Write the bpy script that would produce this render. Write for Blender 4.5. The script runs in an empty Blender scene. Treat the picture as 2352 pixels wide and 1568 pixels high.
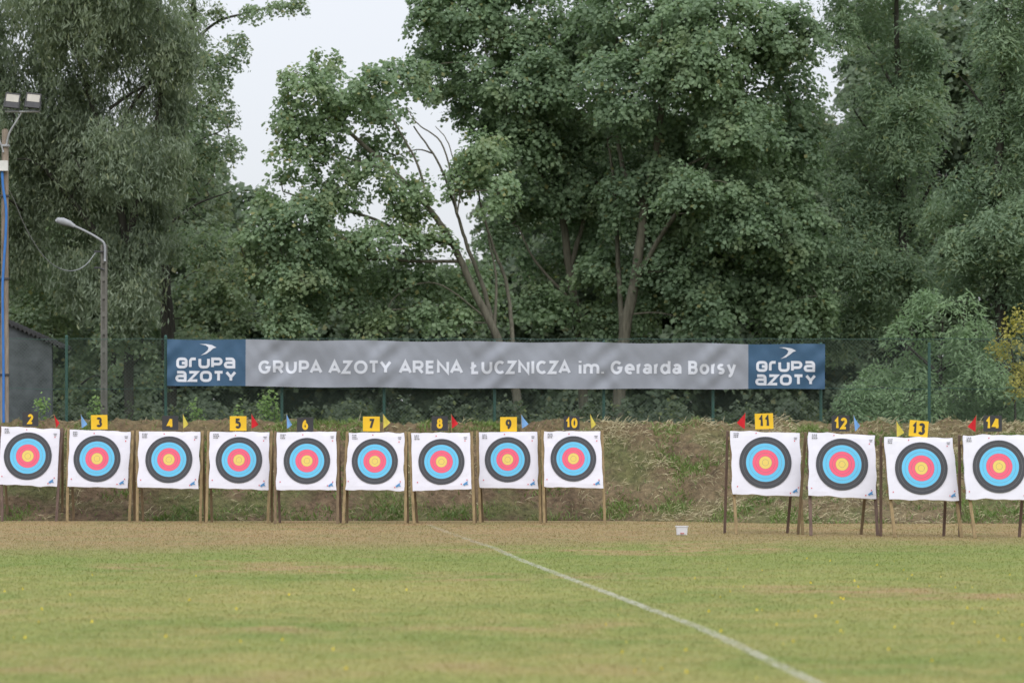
import bpy, bmesh, math, random
import numpy as np
from mathutils import Vector, Matrix, noise as mn
random.seed(5)
RNG = np.random.default_rng(7)
F = 7630.0; CX = 1176.0; YH = 1000.0; H = 1.8
scene = bpy.context.scene
col = scene.collection

def P(px, py, Y):
    return Vector(((px-CX)/F*Y, Y, H+(YH-py)/F*Y))

# ------------------------------------------------------------ materials
def new_mat(name):
    m = bpy.data.materials.new(name); m.use_nodes = True
    nt = m.node_tree
    return m, nt, nt.nodes["Principled BSDF"]

def mixc(nt, fac, a, b, blend='MIX'):
    n = nt.nodes.new('ShaderNodeMix'); n.data_type = 'RGBA'; n.blend_type = blend
    for sock, v in ((n.inputs[0], fac), (n.inputs[6], a), (n.inputs[7], b)):
        if hasattr(v, 'is_linked') or hasattr(v, 'links'):
            nt.links.new(v, sock)
        elif isinstance(v, (int, float)):
            sock.default_value = v
        else:
            sock.default_value = (*v, 1) if len(v) == 3 else v
    return n.outputs[2]

def mathn(nt, op, a, b=None, c=None, clamp=False):
    n = nt.nodes.new('ShaderNodeMath'); n.operation = op; n.use_clamp = clamp
    for i, v in enumerate((a, b, c)):
        if v is None: continue
        if isinstance(v, (int, float)): n.inputs[i].default_value = v
        else: nt.links.new(v, n.inputs[i])
    return n.outputs[0]

def noise_out(nt, scale, detail=3, vec=None, rough=0.55, coord='Object'):
    n = nt.nodes.new('ShaderNodeTexNoise')
    n.inputs['Scale'].default_value = scale
    n.inputs['Detail'].default_value = detail
    n.inputs['Roughness'].default_value = rough
    if vec is None:
        t = nt.nodes.new('ShaderNodeTexCoord'); vec = t.outputs[coord]
    nt.links.new(vec, n.inputs['Vector'])
    return n.outputs['Fac']

def maprange(nt, v, a, b, c=0.0, d=1.0, smooth=False):
    n = nt.nodes.new('ShaderNodeMapRange')
    if smooth: n.interpolation_type = 'SMOOTHSTEP'
    nt.links.new(v, n.inputs[0])
    for i, x in enumerate((a, b, c, d)): n.inputs[i+1].default_value = x
    return n.outputs[0]

def surf(name, c, rough=0.7, var=0.2, scale=6.0, spec=0.3, bump=0.0, bscale=None, stretch=None):
    m, nt, p = new_mat(name)
    vec = None
    if stretch:
        t = nt.nodes.new('ShaderNodeTexCoord'); mp = nt.nodes.new('ShaderNodeMapping')
        mp.inputs['Scale'].default_value = stretch
        nt.links.new(t.outputs['Object'], mp.inputs['Vector']); vec = mp.outputs[0]
    f = maprange(nt, noise_out(nt, scale, 5, vec), 0.3, 0.7)
    a = tuple(x*(1-var) for x in c); b = tuple(min(1, x*(1+var*0.6)) for x in c)
    nt.links.new(mixc(nt, f, a, b), p.inputs['Base Color'])
    p.inputs['Roughness'].default_value = rough
    p.inputs['Specular IOR Level'].default_value = spec
    if bump:
        bn = nt.nodes.new('ShaderNodeBump'); bn.inputs['Strength'].default_value = bump
        bn.inputs['Distance'].default_value = 0.02
        nt.links.new(noise_out(nt, bscale or scale*4, 5, vec), bn.inputs['Height'])
        nt.links.new(bn.outputs[0], p.inputs['Normal'])
    return m

def leafmat(name, dark, light, accent=None, trans=0.42, nscale=0.45, accent_amt=0.06, gain=1.0):
    bl = 1.12 if gain > 1.01 else 1.0  # gain lifts and slightly blues the leaf colour, standing in for haze
    dark = tuple(x*gain*k for x, k in zip(dark, (1, 1.03, bl))); light = tuple(x*gain*k for x, k in zip(light, (1, 1.03, bl)))
    m, nt, p = new_mat(name)
    g = nt.nodes.new('ShaderNodeNewGeometry')
    f1 = maprange(nt, noise_out(nt, nscale, 2, g.outputs['Position']), 0.3, 0.7)
    f = mathn(nt, 'ADD', mathn(nt, 'MULTIPLY', f1, 0.55), mathn(nt, 'MULTIPLY', g.outputs['Random Per Island'], 0.45))
    c = mixc(nt, f, dark, light)
    if accent:
        f3 = noise_out(nt, nscale*1.7, 2, g.outputs['Position'])
        s = mathn(nt, 'ADD', mathn(nt, 'MULTIPLY', maprange(nt, f3, 0.55, 0.75), 0.4), mathn(nt, 'GREATER_THAN', g.outputs['Random Per Island'], 1-accent_amt), clamp=True)
        c = mixc(nt, s, c, accent)
    nt.links.new(c, p.inputs['Base Color'])
    p.inputs['Roughness'].default_value = 0.55
    p.inputs['Specular IOR Level'].default_value = 0.3
    tr = nt.nodes.new('ShaderNodeBsdfTranslucent')
    nt.links.new(mixc(nt, 1.0, c, (1.15, 1.25, 0.9), 'MULTIPLY'), tr.inputs[0])
    mx = nt.nodes.new('ShaderNodeMixShader'); mx.inputs[0].default_value = trans
    nt.links.new(p.outputs[0], mx.inputs[1]); nt.links.new(tr.outputs[0], mx.inputs[2])
    nt.links.new(mx.outputs[0], nt.nodes['Material Output'].inputs[0])
    return m

# ------------------------------------------------------------ object helpers
def empty(name, loc, label, category, group=None):
    o = bpy.data.objects.new(name, None); o.location = loc; o.empty_display_size = 0.3
    col.objects.link(o); o["label"] = label; o["category"] = category
    if group: o["group"] = group
    return o

def obj(name, me, parent=None, mats=(), top=None, smooth=False, **props):
    if isinstance(me, tuple):
        d = bpy.data.meshes.new(name); d.from_pydata(me[0], [], me[1])
        if len(me) > 2: 
            for p, mi in zip(d.polygons, me[2]): p.material_index = mi
        d.update(); me = d
    me.name = name
    if top is None: top = parent
    if top is not None: me.transform(Matrix.Translation(-Vector(top.location)))
    o = bpy.data.objects.new(name, me); col.objects.link(o)
    for m in mats: me.materials.append(m)
    if smooth: me.polygons.foreach_set('use_smooth', [True]*len(me.polygons))
    if parent is not None: o.parent = parent
    for k, v in props.items(): o[k] = v
    return o

def np_mesh(name, verts, n_per):
    n = len(verts); nf = n//n_per
    me = bpy.data.meshes.new(name)
    me.vertices.add(n); me.vertices.foreach_set('co', verts.astype(np.float32).ravel())
    me.loops.add(n); me.loops.foreach_set('vertex_index', np.arange(n, dtype=np.int32))
    me.polygons.add(nf); me.polygons.foreach_set('loop_start', np.arange(0, n, n_per, dtype=np.int32))
    me.update(calc_edges=True)
    return me

class Geo:
    def __init__(s): s.v = []; s.f = []; s.m = []
    def add(s, v, f, mi=0):
        b = len(s.v); s.v += [tuple(x) for x in v]; s.f += [tuple(i+b for i in q) for q in f]; s.m += [mi]*len(f)
    def box(s, a, b, mi=0, mat=None):
        x0, y0, z0 = a; x1, y1, z1 = b
        v = [Vector(t) for t in ((x0,y0,z0),(x1,y0,z0),(x1,y1,z0),(x0,y1,z0),(x0,y0,z1),(x1,y0,z1),(x1,y1,z1),(x0,y1,z1))]
        if mat: v = [mat @ q for q in v]
        s.add(v, [(0,3,2,1),(4,5,6,7),(0,1,5,4),(1,2,6,5),(2,3,7,6),(3,0,4,7)], mi)
    def tube(s, pts, rad, seg=8, mi=0, cap=True):
        pts = [Vector(p) for p in pts]; n = len(pts)
        if not hasattr(rad, '__len__'): rad = [rad]*n
        vs = []; up = Vector((0.3, 0.9, 0.1)).normalized()
        for i in range(n):
            d = (pts[min(i+1, n-1)]-pts[max(i-1, 0)])
            if d.length < 1e-6: d = Vector((0, 0, 1))
            d.normalize()
            a = d.cross(up)
            if a.length < 1e-3: a = d.cross(Vector((1, 0, 0)))
            a.normalize(); b = d.cross(a)
            for k in range(seg):
                t = 2*math.pi*k/seg
                vs.append(pts[i]+(a*math.cos(t)+b*math.sin(t))*rad[i])
        fs = [(i*seg+k, i*seg+(k+1) % seg, (i+1)*seg+(k+1) % seg, (i+1)*seg+k) for i in range(n-1) for k in range(seg)]
        if cap: fs += [tuple(range(seg)), tuple((n-1)*seg+k for k in reversed(range(seg)))]
        s.add(vs, fs, mi)
    def plank(s, a, b, w, t, mi=0):
        a = Vector(a); b = Vector(b); d = (b-a).normalized()
        sx = Vector((1, 0, 0))
        if abs(d.x) > 0.9: sx = Vector((0, 0, 1))
        sx = (sx-d*sx.dot(d)).normalized(); sy = d.cross(sx)
        vs = []
        for p in (a, b):
            for i, j in ((-1,-1),(1,-1),(1,1),(-1,1)): vs.append(p+sx*i*w/2+sy*j*t/2)
        s.add(vs, [(0,1,2,3),(7,6,5,4),(0,4,5,1),(1,5,6,2),(2,6,7,3),(3,7,4,0)], mi)
    def mesh(s): return (s.v, s.f, s.m)

# ---- own geometric stroke lettering (each stroke one mitred ribbon)
def arc(cx, cy, rx, ry, a0, a1, n=14):
    return [(cx+rx*math.cos(math.radians(a0+(a1-a0)*i/n)), cy+ry*math.sin(math.radians(a0+(a1-a0)*i/n))) for i in range(n+1)]
def rrect(x0, y0, x1, y1, rx, ry):
    return arc(x1-rx, y1-ry, rx, ry, 90, 0, 6)+arc(x1-rx, y0+ry, rx, ry, 0, -90, 6)+arc(x0+rx, y0+ry, rx, ry, -90, -180, 6)+arc(x0+rx, y1-ry, rx, ry, 180, 90, 6)
GL = {
 '0': (0.62, [arc(.5,.5,.5,.5,90,450,24)]),
 '1': (0.42, [[(.0,.70),(.75,1.0),(.75,0)]]),
 '2': (0.58, [arc(.5,.72,.48,.28,165,-25,14)+[(.0,0),(1,0)]]),
 '3': (0.58, [arc(.45,.755,.46,.245,155,-80,12), arc(.45,.26,.53,.26,80,-155,12)]),
 '4': (0.64, [[(.74,0),(.74,1)], [(.70,1),(0,.27),(1.05,.27)]]),
 '5': (0.58, [[(.92,1),(.14,1),(.08,.53)], [(.08,.53)]+arc(.46,.32,.52,.32,120,-150,14)]),
 '6': (0.60, [arc(.5,.31,.48,.31,90,450,20), arc(.86,.31,.84,.69,100,180,8)]),
 '7': (0.56, [[(0,1),(1,1),(.32,0)]]),
 '8': (0.60, [arc(.5,.76,.40,.24,90,450,20), arc(.5,.27,.5,.27,90,450,20)]),
 '9': (0.60, [arc(.5,.69,.48,.31,90,450,20), arc(.14,.69,.84,.69,-80,0,8)]),
 'G': (1.0, [[(1,.78)]+arc(.7,.7,.3,.3,0,90,5)+arc(.3,.7,.3,.3,90,180,5)+arc(.3,.3,.3,.3,180,270,5)+arc(.7,.3,.3,.3,270,360,5)+[(1,.5),(.5,.5)]]),
 'r': (0.72, [[(0,0),(0,.65)]+arc(.4,.65,.4,.35,180,90,6)+[(1,1)]]),
 'U': (1.0, [[(0,1),(0,.33)]+arc(.33,.33,.33,.33,180,270,6)+arc(.67,.33,.33,.33,270,360,6)+[(1,1)]]),
 'P': (1.0, [[(0,0),(0,1)]+arc(.7,.68,.3,.32,90,-90,10)+[(.12,.36)]]),
 'a': (1.0, [[(.05,1)]+arc(.68,.68,.32,.32,90,0,6)+[(1,0)]+arc(.3,.27,.3,.27,270,90,10)+[(.9,.54)]]),
 'Z': (0.95, [[(0,1),(1,1),(0,0),(1,0)]]),
 'O': (1.05, [rrect(0,0,1,1,.38,.36)+[(.62,1)]]),
 'T': (0.95, [[(0,1),(1,1)], [(.5,.95),(.5,0)]]),
 'Y': (1.0, [[(0,1),(.5,.42),(1,1)], [(.5,.48),(.5,0)]]),
}
SL = {
 'G': (.90, [arc(.5,.5,.5,.5,42,325,20)+[(.96,.46),(.58,.46)]]),
 'R': (.76, [[(0,0),(0,1),(.6,1)]+arc(.62,.73,.36,.27,90,-90,10)+[(.12,.46)], [(.52,.46),(1,-.02)]]),
 'U': (.80, [[(0,1),(0,.42)]+arc(.5,.42,.5,.42,180,360,12)+[(1,1)]]),
 'P': (.74, [[(0,0),(0,1),(.6,1)]+arc(.62,.71,.38,.29,90,-90,10)+[(.12,.42)]]),
 'A': (.92, [[(0,0),(.5,1),(1,0)], [(.2,.28),(.8,.28)]]),
 'Z': (.74, [[(0,1),(1,1),(0,0),(1,0)]]),
 'O': (.98, [arc(.5,.5,.5,.5,90,450,28)]),
 'T': (.78, [[(0,1),(1,1)], [(.5,.95),(.5,0)]]),
 'Y': (.86, [[(0,1),(.5,.42),(1,1)], [(.5,.48),(.5,0)]]),
 'E': (.64, [[(1,1),(0,1),(0,0),(1,0)], [(.12,.52),(.9,.52)]]),
 'N': (.84, [[(0,0),(0,1),(1,0),(1,1)]]),
 'Ł': (.72, [[(.22,1),(.22,0),(1,0)], [(-.05,.36),(.68,.70)]]),
 'C': (.82, [arc(.54,.5,.54,.5,48,312,20)]),
 'I': (.20, [[(.5,1.08),(.5,-.08)]]),
 'i': (.20, [[(.5,.74),(.5,-.08)], [(.5,1.12),(.5,.94)]]),
 'm': (1.14, [[(0,-.08),(0,.78)], [(0,.42)]+arc(.25,.46,.25,.27,180,0,8)+[(.5,-.08)], [(.5,.42)]+arc(.75,.46,.25,.27,180,0,8)+[(1,-.08)]]),
 '.': (.20, [[(.5,-.08),(.5,.10)]]),
 'e': (.74, [[(.06,.36),(1,.36)]+arc(.5,.36,.5,.37,12,302,16)]),
 'r': (.44, [[(0,-.08),(0,.78)], [(0,.38)]+arc(.65,.40,.65,.33,180,80,7)]),
 'a': (.68, [arc(.5,.48,.48,.25,150,0,9)+[(.98,-.08)], arc(.44,.20,.44,.20,90,450,14)]),
 'd': (.76, [[(1,-.08),(1,1.1)], arc(.48,.36,.48,.37,90,450,18)]),
 'B': (.74, [[(.1,.53),(.58,.53)]+arc(.58,.765,.34,.235,-90,90,9)+[(0,1),(0,0),(.6,0)]+arc(.62,.265,.38,.265,-90,90,9)+[(.5,.53)]]),
 'o': (.76, [arc(.5,.36,.5,.37,90,450,20)]),
 's': (.60, [arc(.5,.545,.46,.185,38,270,10)+arc(.5,.175,.48,.185,90,-142,10)[1:]]),
 'y': (.74, [[(0,.78),(.52,.02)], [(1,.78),(.48,-.14),(.32,-.27),(.08,-.27)]]),
}
def ribbon(pts, hw):
    q = [pts[0]]
    for p in pts[1:]:
        if math.hypot(p[0]-q[-1][0], p[1]-q[-1][1]) > 1e-5: q.append(p)
    pts = q; n = len(pts); V = []
    for i in range(n):
        a = pts[max(i-1, 0)]; b = pts[i]; c = pts[min(i+1, n-1)]
        def un(u, v):
            l = math.hypot(u, v) or 1; return u/l, v/l
        d1 = un(b[0]-a[0], b[1]-a[1]) if i > 0 else None; d2 = un(c[0]-b[0], c[1]-b[1]) if i < n-1 else None
        d1 = d1 or d2; d2 = d2 or d1
        n1 = (-d1[1], d1[0]); n2 = (-d2[1], d2[0]); m = un(n1[0]+n2[0], n1[1]+n2[1])
        k = hw/max(0.45, m[0]*n1[0]+m[1]*n1[1])
        V += [(b[0]+m[0]*k, b[1]+m[1]*k), (b[0]-m[0]*k, b[1]-m[1]*k)]
    return V, [(2*i, 2*i+1, 2*i+3, 2*i+2) for i in range(n-1)]
def glyph(ch, x0, y0, w, h, th, table=None):
    out = []
    for st in (table or GL)[ch][1]:
        out.append(ribbon([(x0+th/2+(w-th)*a, y0+th/2+(h-th)*b) for a, b in st], th/2))
    return out
def number_strokes(s, h, th, gap=0.12):
    ws = [GL[c][0]*h*0.98 for c in s]; tot = sum(ws)+gap*h*(len(s)-1); x = -tot/2; o = []
    for c, w_ in zip(s, ws): o += glyph(c, x, -h/2, w_, h, th); x += w_+gap*h
    return o

# ------------------------------------------------------------ world, light, camera
w = bpy.data.worlds.new("World"); scene.world = w; w.use_nodes = True
nt = w.node_tree; bg = nt.nodes['Background']; out = nt.nodes['World Output']
sky = nt.nodes.new('ShaderNodeTexSky'); sky.sky_type = 'NISHITA'; sky.sun_disc = False
sky.sun_elevation = math.radians(55); sky.sun_rotation = math.radians(180)
hs = nt.nodes.new('ShaderNodeHueSaturation'); hs.inputs['Saturation'].default_value = 0.35
nt.links.new(sky.outputs[0], hs.inputs['Color']); nt.links.new(hs.outputs[0], bg.inputs[0]); bg.inputs[1].default_value = 0.05
tc = nt.nodes.new('ShaderNodeTexCoord'); sp = nt.nodes.new('ShaderNodeSeparateXYZ'); nt.links.new(tc.outputs['Generated'], sp.inputs[0])
gr = maprange(nt, sp.outputs[2], 0.0, 0.9, 0.46, 1.75)
cl = noise_out(nt, 2.0, 4, tc.outputs['Generated'])
gr = mathn(nt, 'MULTIPLY', gr, maprange(nt, cl, 0.2, 0.8, 0.95, 1.05))
bg2 = nt.nodes.new('ShaderNodeBackground'); bg2.inputs[0].default_value = (0.93, 0.955, 1.03, 1); nt.links.new(gr, bg2.inputs[1])
ad = nt.nodes.new('ShaderNodeAddShader'); nt.links.new(bg.outputs[0], ad.inputs[0]); nt.links.new(bg2.outputs[0], ad.inputs[1])
nt.links.new(ad.outputs[0], out.inputs[0])

sl = bpy.data.lights.new('sun', 'SUN'); sl.energy = 1.3; sl.angle = math.radians(40); sl.color = (1, 0.97, 0.94)
so = bpy.data.objects.new('sun', sl); so.rotation_euler = (math.radians(46), 0, math.radians(8)); so.location = (0, 0, 40); col.objects.link(so)

cam = bpy.data.cameras.new('camera'); cam.sensor_width = 36; cam.lens = F/2352*36; cam.shift_y = (YH-784)/2352
cam.clip_end = 5000
cam.dof.use_dof = True; cam.dof.focus_distance = 64; cam.dof.aperture_fstop = 2.0
co = bpy.data.objects.new('camera', cam); co.location = (0, 0, H); co.rotation_euler = (math.radians(90), 0, 0)
col.objects.link(co); scene.camera = co
scene.view_settings.view_transform = 'Standard'; scene.view_settings.look = 'None'; scene.view_settings.exposure = 0

# ------------------------------------------------------------ ground
def ground_color(nt):
    g = nt.nodes.new('ShaderNodeNewGeometry'); pos = g.outputs['Position']
    s = nt.nodes.new('ShaderNodeSeparateXYZ'); nt.links.new(pos, s.inputs[0])
    n1 = noise_out(nt, 0.22, 3, pos); n2 = noise_out(nt, 0.8, 5, pos, 0.65); n3 = noise_out(nt, 4.0, 4, pos, 0.7); n4 = noise_out(nt, 0.15, 3, pos)
    green = mixc(nt, maprange(nt, n1, 0.35, 0.65), (0.245, 0.245, 0.085), (0.165, 0.205, 0.060))
    green = mixc(nt, maprange(nt, n2, 0.42, 0.72, 0, 0.8), green, (0.30, 0.25, 0.105))
    fg = maprange(nt, s.outputs[1], 38, 50, 0, 0.6)
    green = mixc(nt, fg, green, (0.150, 0.200, 0.055))
    brown = mixc(nt, maprange(nt, n2, 0.3, 0.65), (0.29, 0.195, 0.110), (0.225, 0.195, 0.090))
    yy = mathn(nt, 'ADD', s.outputs[1], mathn(nt, 'MULTIPLY', mathn(nt, 'SUBTRACT', n2, 0.5), 12.0))
    yy = mathn(nt, 'ADD', yy, mathn(nt, 'MULTIPLY', mathn(nt, 'SUBTRACT', n1, 0.5), 8.0))
    yy = mathn(nt, 'ADD', yy, mathn(nt, 'MULTIPLY', mathn(nt, 'SUBTRACT', n3, 0.5), 6.0))
    yy = mathn(nt, 'SUBTRACT', yy, mathn(nt, 'MULTIPLY', s.outputs[0], 0.25))
    t = maprange(nt, yy, 49.0, 58.5, smooth=True)
    c = mixc(nt, t, green, brown)
    pt = maprange(nt, n4, 0.54, 0.64, 0, 0.85)
    c = mixc(nt, mathn(nt, 'MULTIPLY', pt, maprange(nt, n2, 0.42, 0.58)), c, (0.30, 0.215, 0.115))
    c = mixc(nt, maprange(nt, n3, 0.3, 0.7, 0.0, 1.0), mixc(nt, 1.0, c, (0.80, 0.82, 0.80), 'MULTIPLY'), mixc(nt, 1.0, c, (1.13, 1.12, 1.12), 'MULTIPLY'))
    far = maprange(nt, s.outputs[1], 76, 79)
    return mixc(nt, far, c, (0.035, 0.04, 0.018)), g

m_ground, nt, p = new_mat('field_turf')
c, g = ground_color(nt); nt.links.new(c, p.inputs['Base Color']); p.inputs['Roughness'].default_value = 0.95; p.inputs['Specular IOR Level'].default_value = 0.1
bn = nt.nodes.new('ShaderNodeBump'); bn.inputs['Distance'].default_value = 0.02; bn.inputs['Strength'].default_value = 0.4
nt.links.new(noise_out(nt, 18, 5, g.outputs['Position'], 0.7), bn.inputs['Height']); nt.links.new(bn.outputs[0], p.inputs['Normal'])
m_blade, nt, p = new_mat('grass_blades')
c, g = ground_color(nt)
r = g.outputs['Random Per Island']
c = mixc(nt, r, mixc(nt, 1.0, c, (0.90, 1.0, 0.80), 'MULTIPLY'), mixc(nt, 1.0, c, (1.35, 1.30, 1.2), 'MULTIPLY'))
nt.links.new(c, p.inputs['Base Color']); p.inputs['Roughness'].default_value = 0.8; p.inputs['Specular IOR Level'].default_value = 0.15

S = 2500
obj('ground', ([(-S, -S, 0), (S, -S, 0), (S, S, 0), (-S, S, 0)], [(0, 1, 2, 3)]), mats=[m_ground], kind='structure', label='mown sports field turf, yellowish green with brown worn band', category='ground')

def gpt(px, py):
    Y = F*H/(py-YH); return ((px-CX)/F*Y, Y)
linepx = [(985, 1205), (1015, 1217), (1060, 1233), (1100, 1247), (1135, 1258), (1165, 1272), (1200, 1287), (1300, 1325), (1400, 1363), (1500, 1401), (1600, 1438), (1680, 1474), (1760, 1513), (1870, 1566), (2020, 1640), (2300, 1780)]
lpts = [gpt(*q) for q in linepx]
def lx(y):
    ys = np.array([q[1] for q in lpts])[::-1]; xs = np.array([q[0] for q in lpts])[::-1]
    return np.interp(y, ys, xs)

n = 520000
y = 22.5*(69.5/22.5)**RNG.random(n)
x = (RNG.random(n)*2-1)*(1176/F*y+2.5)
keep = ~((np.abs(x-lx(y)) < 0.07) & (RNG.random(n) < 0.5))
x = x[keep]; y = y[keep]; n = len(x)
z = np.zeros(n)
def make_blades(x, y, z, h, wd, lean, rng):
    n = len(x); a = rng.random(n)*math.pi*2; b = rng.random(n)*math.pi*2
    base = np.stack([x, y, z], 1); d = np.stack([np.cos(a), np.sin(a), np.zeros(n)], 1)*(wd/2)[:, None]
    tip = base+np.stack([np.cos(b)*h*lean, np.sin(b)*h*lean, h], 1)
    v = np.empty((n, 3, 3)); v[:, 0] = base-d; v[:, 1] = base+d; v[:, 2] = tip
    return v.reshape(-1, 3)
h = (0.006+0.022*RNG.random(n)**1.8)*(1+0.005*(y-22)); wd = 0.003+0.00011*y
me = np_mesh('grass', make_blades(x, y, z, h, wd, 1.2*RNG.random(n)+0.4, RNG), 3)
obj('grass', me, mats=[m_blade], kind='stuff', label='short mown grass blades covering the sports field', category='grass')
m_fl = surf('flower_yellow', (0.7, 0.55, 0.05), 0.7, 0.1, 5)
nf_ = 130; fy = 24*(50/24)**RNG.random(nf_); fx_ = (0.15+0.85*RNG.random(nf_))*(1176/F*fy+1.0)*np.where(RNG.random(nf_) < 0.2, -1, 1)
obj('small_flowers', np_mesh('f', make_blades(fx_, fy, np.full(nf_, 0.012), np.full(nf_, 0.028), np.full(nf_, 0.03), np.full(nf_, 0.3), RNG), 3), mats=[m_fl], kind='stuff', label='tiny yellow flowers scattered in the turf', category='flowers')

m_line, nt, p = new_mat('field_chalk')
p.inputs['Base Color'].default_value = (0.54, 0.53, 0.44, 1); p.inputs['Roughness'].default_value = 0.9
g = nt.nodes.new('ShaderNodeNewGeometry'); s = nt.nodes.new('ShaderNodeSeparateXYZ'); nt.links.new(g.outputs['Position'], s.inputs[0])
na = noise_out(nt, 12, 5, g.outputs['Position'], 0.75); nb = noise_out(nt, 1.2, 3, g.outputs['Position'], 0.6)
fade = mathn(nt, 'ADD', maprange(nt, s.outputs[1], 46, 60, 0.0, 0.12), maprange(nt, nb, 0.4, 0.7, -0.03, 0.08))
al = maprange(nt, mathn(nt, 'SUBTRACT', na, fade), 0.37, 0.64, 0.05, 0.66)
nt.links.new(al, p.inputs['Alpha'])
G = Geo(); ys = np.exp(np.linspace(math.log(17.0), math.log(lpts[0][1]), 160)); vs = []
for yv in ys:
    xc = float(lx(yv)); wv = 0.06+0.014*mn.noise((yv*1.3, 3, 0))
    vs += [(xc-wv, yv, 0.004), (xc+wv, yv, 0.004)]
G.add(vs, [(2*i, 2*i+1, 2*i+3, 2*i+2) for i in range(159)])
obj('field_line', G.mesh(), mats=[m_line], kind='structure', label='faded white chalk line painted across the grass', category='field line')

# ------------------------------------------------------------ earth bank
def berm_z(x, y):
    foot = 70.2 - 2.2*min(1, max(0, (x-2.5)/3.0)) + 0.35*mn.noise((x*0.35, 1.7, 0))
    top = 2.03 + 0.09*mn.noise((x*0.3, 5.1, 0)) + (0.06 if x < -6 else 0) + 0.06*mn.noise((x*1.8, 9, 0))
    s = (y-foot)/(73.6-foot)
    if s <= 0: return -0.06
    if s < 1: zz = top*(0.72*s+0.28*s*s*(3-2*s))
    else: zz = top
    if y > 76.2: zz = top*max(0, 1-(y-76.2)/2.6)-0.02
    n = mn.fractal((x*1.6, y*1.6, 0), 0.8, 2.1, 4)*0.13 + mn.noise((x*6, y*6, 2))*0.07
    return zz + n*min(1, max(0, s*4))
m_soil, nt, p = new_mat('bank_soil')
g = nt.nodes.new('ShaderNodeNewGeometry'); pos = g.outputs['Position']
s = nt.nodes.new('ShaderNodeSeparateXYZ'); nt.links.new(pos, s.inputs[0])
a = noise_out(nt, 1.1, 5, pos, 0.65); b = noise_out(nt, 7, 6, pos, 0.75); c3 = noise_out(nt, 0.7, 4, pos)
c = mixc(nt, maprange(nt, a, 0.35, 0.65), (0.110, 0.078, 0.053), (0.20, 0.148, 0.10))
dry = mathn(nt, 'MULTIPLY', maprange(nt, s.outputs[0], 0.5, 3.0), maprange(nt, a, 0.35, 0.65, 0.2, 0.75))
c = mixc(nt, dry, c, (0.225, 0.185, 0.11))
c = mixc(nt, mathn(nt, 'MULTIPLY', maprange(nt, c3, 0.45, 0.60), 0.62), c, (0.125, 0.155, 0.06))
c = mixc(nt, mathn(nt, 'MULTIPLY', maprange(nt, s.outputs[2], 1.65, 1.95), maprange(nt, a, 0.3, 0.6, 0.3, 0.8)), c, (0.19, 0.145, 0.085))
c = mixc(nt, maprange(nt, b, 0.32, 0.68), mixc(nt, 1.0, c, (0.45, 0.45, 0.45), 'MULTIPLY'), mixc(nt, 1.0, c, (1.38, 1.33, 1.22), 'MULTIPLY'))
nt.links.new(c, p.inputs['Base Color']); p.inputs['Roughness'].default_value = 0.95; p.inputs['Specular IOR Level'].default_value = 0.1
bn = nt.nodes.new('ShaderNodeBump'); bn.inputs['Distance'].default_value = 0.10; bn.inputs['Strength'].default_value = 1.0
nt.links.new(b, bn.inputs['Height']); nt.links.new(bn.outputs[0], p.inputs['Normal'])
xs = np.arange(-24, 24.01, 0.07); ysb = np.concatenate([np.arange(67.0, 74.2, 0.07), np.arange(74.3, 79.2, 0.3)])
vs = [(float(x), float(yv), berm_z(float(x), float(yv))) for yv in ysb for x in xs]
nx = len(xs); fs = [(j*nx+i, j*nx+i+1, (j+1)*nx+i+1, (j+1)*nx+i) for j in range(len(ysb)-1) for i in range(nx-1)]
obj('earth_bank', (vs, fs), mats=[m_soil], smooth=True, kind='structure', label='earth bank of bare soil, cut dry grass and weeds behind the targets', category='earth bank')

m_straw = leafmat('dry_straw', (0.22, 0.18, 0.10), (0.50, 0.43, 0.27), trans=0.1, nscale=1.0)
m_weed = leafmat('bank_weeds', (0.08, 0.13, 0.035), (0.20, 0.28, 0.08), (0.24, 0.24, 0.10), trans=0.25, nscale=1.0)
m_dry = leafmat('bank_dry_grass', (0.12, 0.10, 0.055), (0.26, 0.22, 0.12), (0.15, 0.19, 0.07), trans=0.2, nscale=1.0, accent_amt=0.3)
def bank_points(n, rng, dens, y0=67.6, y1=74.0):
    o = []
    while len(o) < n:
        x = rng.uniform(-14, 14); y = rng.uniform(y0, y1)
        if rng.random() > dens(x, y): continue
        z = berm_z(x, y)
        if z < 0: continue
        o.append((x, y, z))
    return np.array(o)
R = random.Random(3)
pts = bank_points(11000, R, lambda x, y: (1.0 if x > 1.2 else 0.16)*(0.10+2.0*max(0, mn.noise((x*1.1, y*1.1, 4))-0.02)))
nn = len(pts); th = RNG.random(nn)*math.pi*2; L = 0.06+0.22*RNG.random(nn)
d = np.stack([np.cos(th), np.sin(th)*0.6, 0.6*np.sin(th)+0.25*RNG.standard_normal(nn)], 1)*L[:, None]
nrm = np.stack([-np.sin(th), np.cos(th), np.zeros(nn)], 1)*0.005
q = np.empty((nn, 4, 3)); base = pts+[0, -0.02, 0.02]
q[:, 0] = base-nrm; q[:, 1] = base+d*0.5+nrm+[0, 0, 0.03]; q[:, 2] = base+d; q[:, 3] = base+d*0.5-nrm*0.5+[0, 0, 0.018]
obj('cut_straw', np_mesh('s', q.reshape(-1, 3), 4), mats=[m_straw], kind='stuff', label='loose cut straw lying on the earth bank', category='straw')
def wd_f(x, y):
    foot = 0.9 if berm_z(x, y) < 0.3 else 0
    mid = 1.5 if 1.5 < x < 5.5 else 1.0
    return min(1, 0.015 + foot*max(0, mn.noise((x*0.9, y, 2))+0.2) + mid*2.2*max(0, mn.noise((x*1.0, y*1.0, 7))-0.10))
pts = bank_points(34000, R, wd_f); nn = len(pts)
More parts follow.
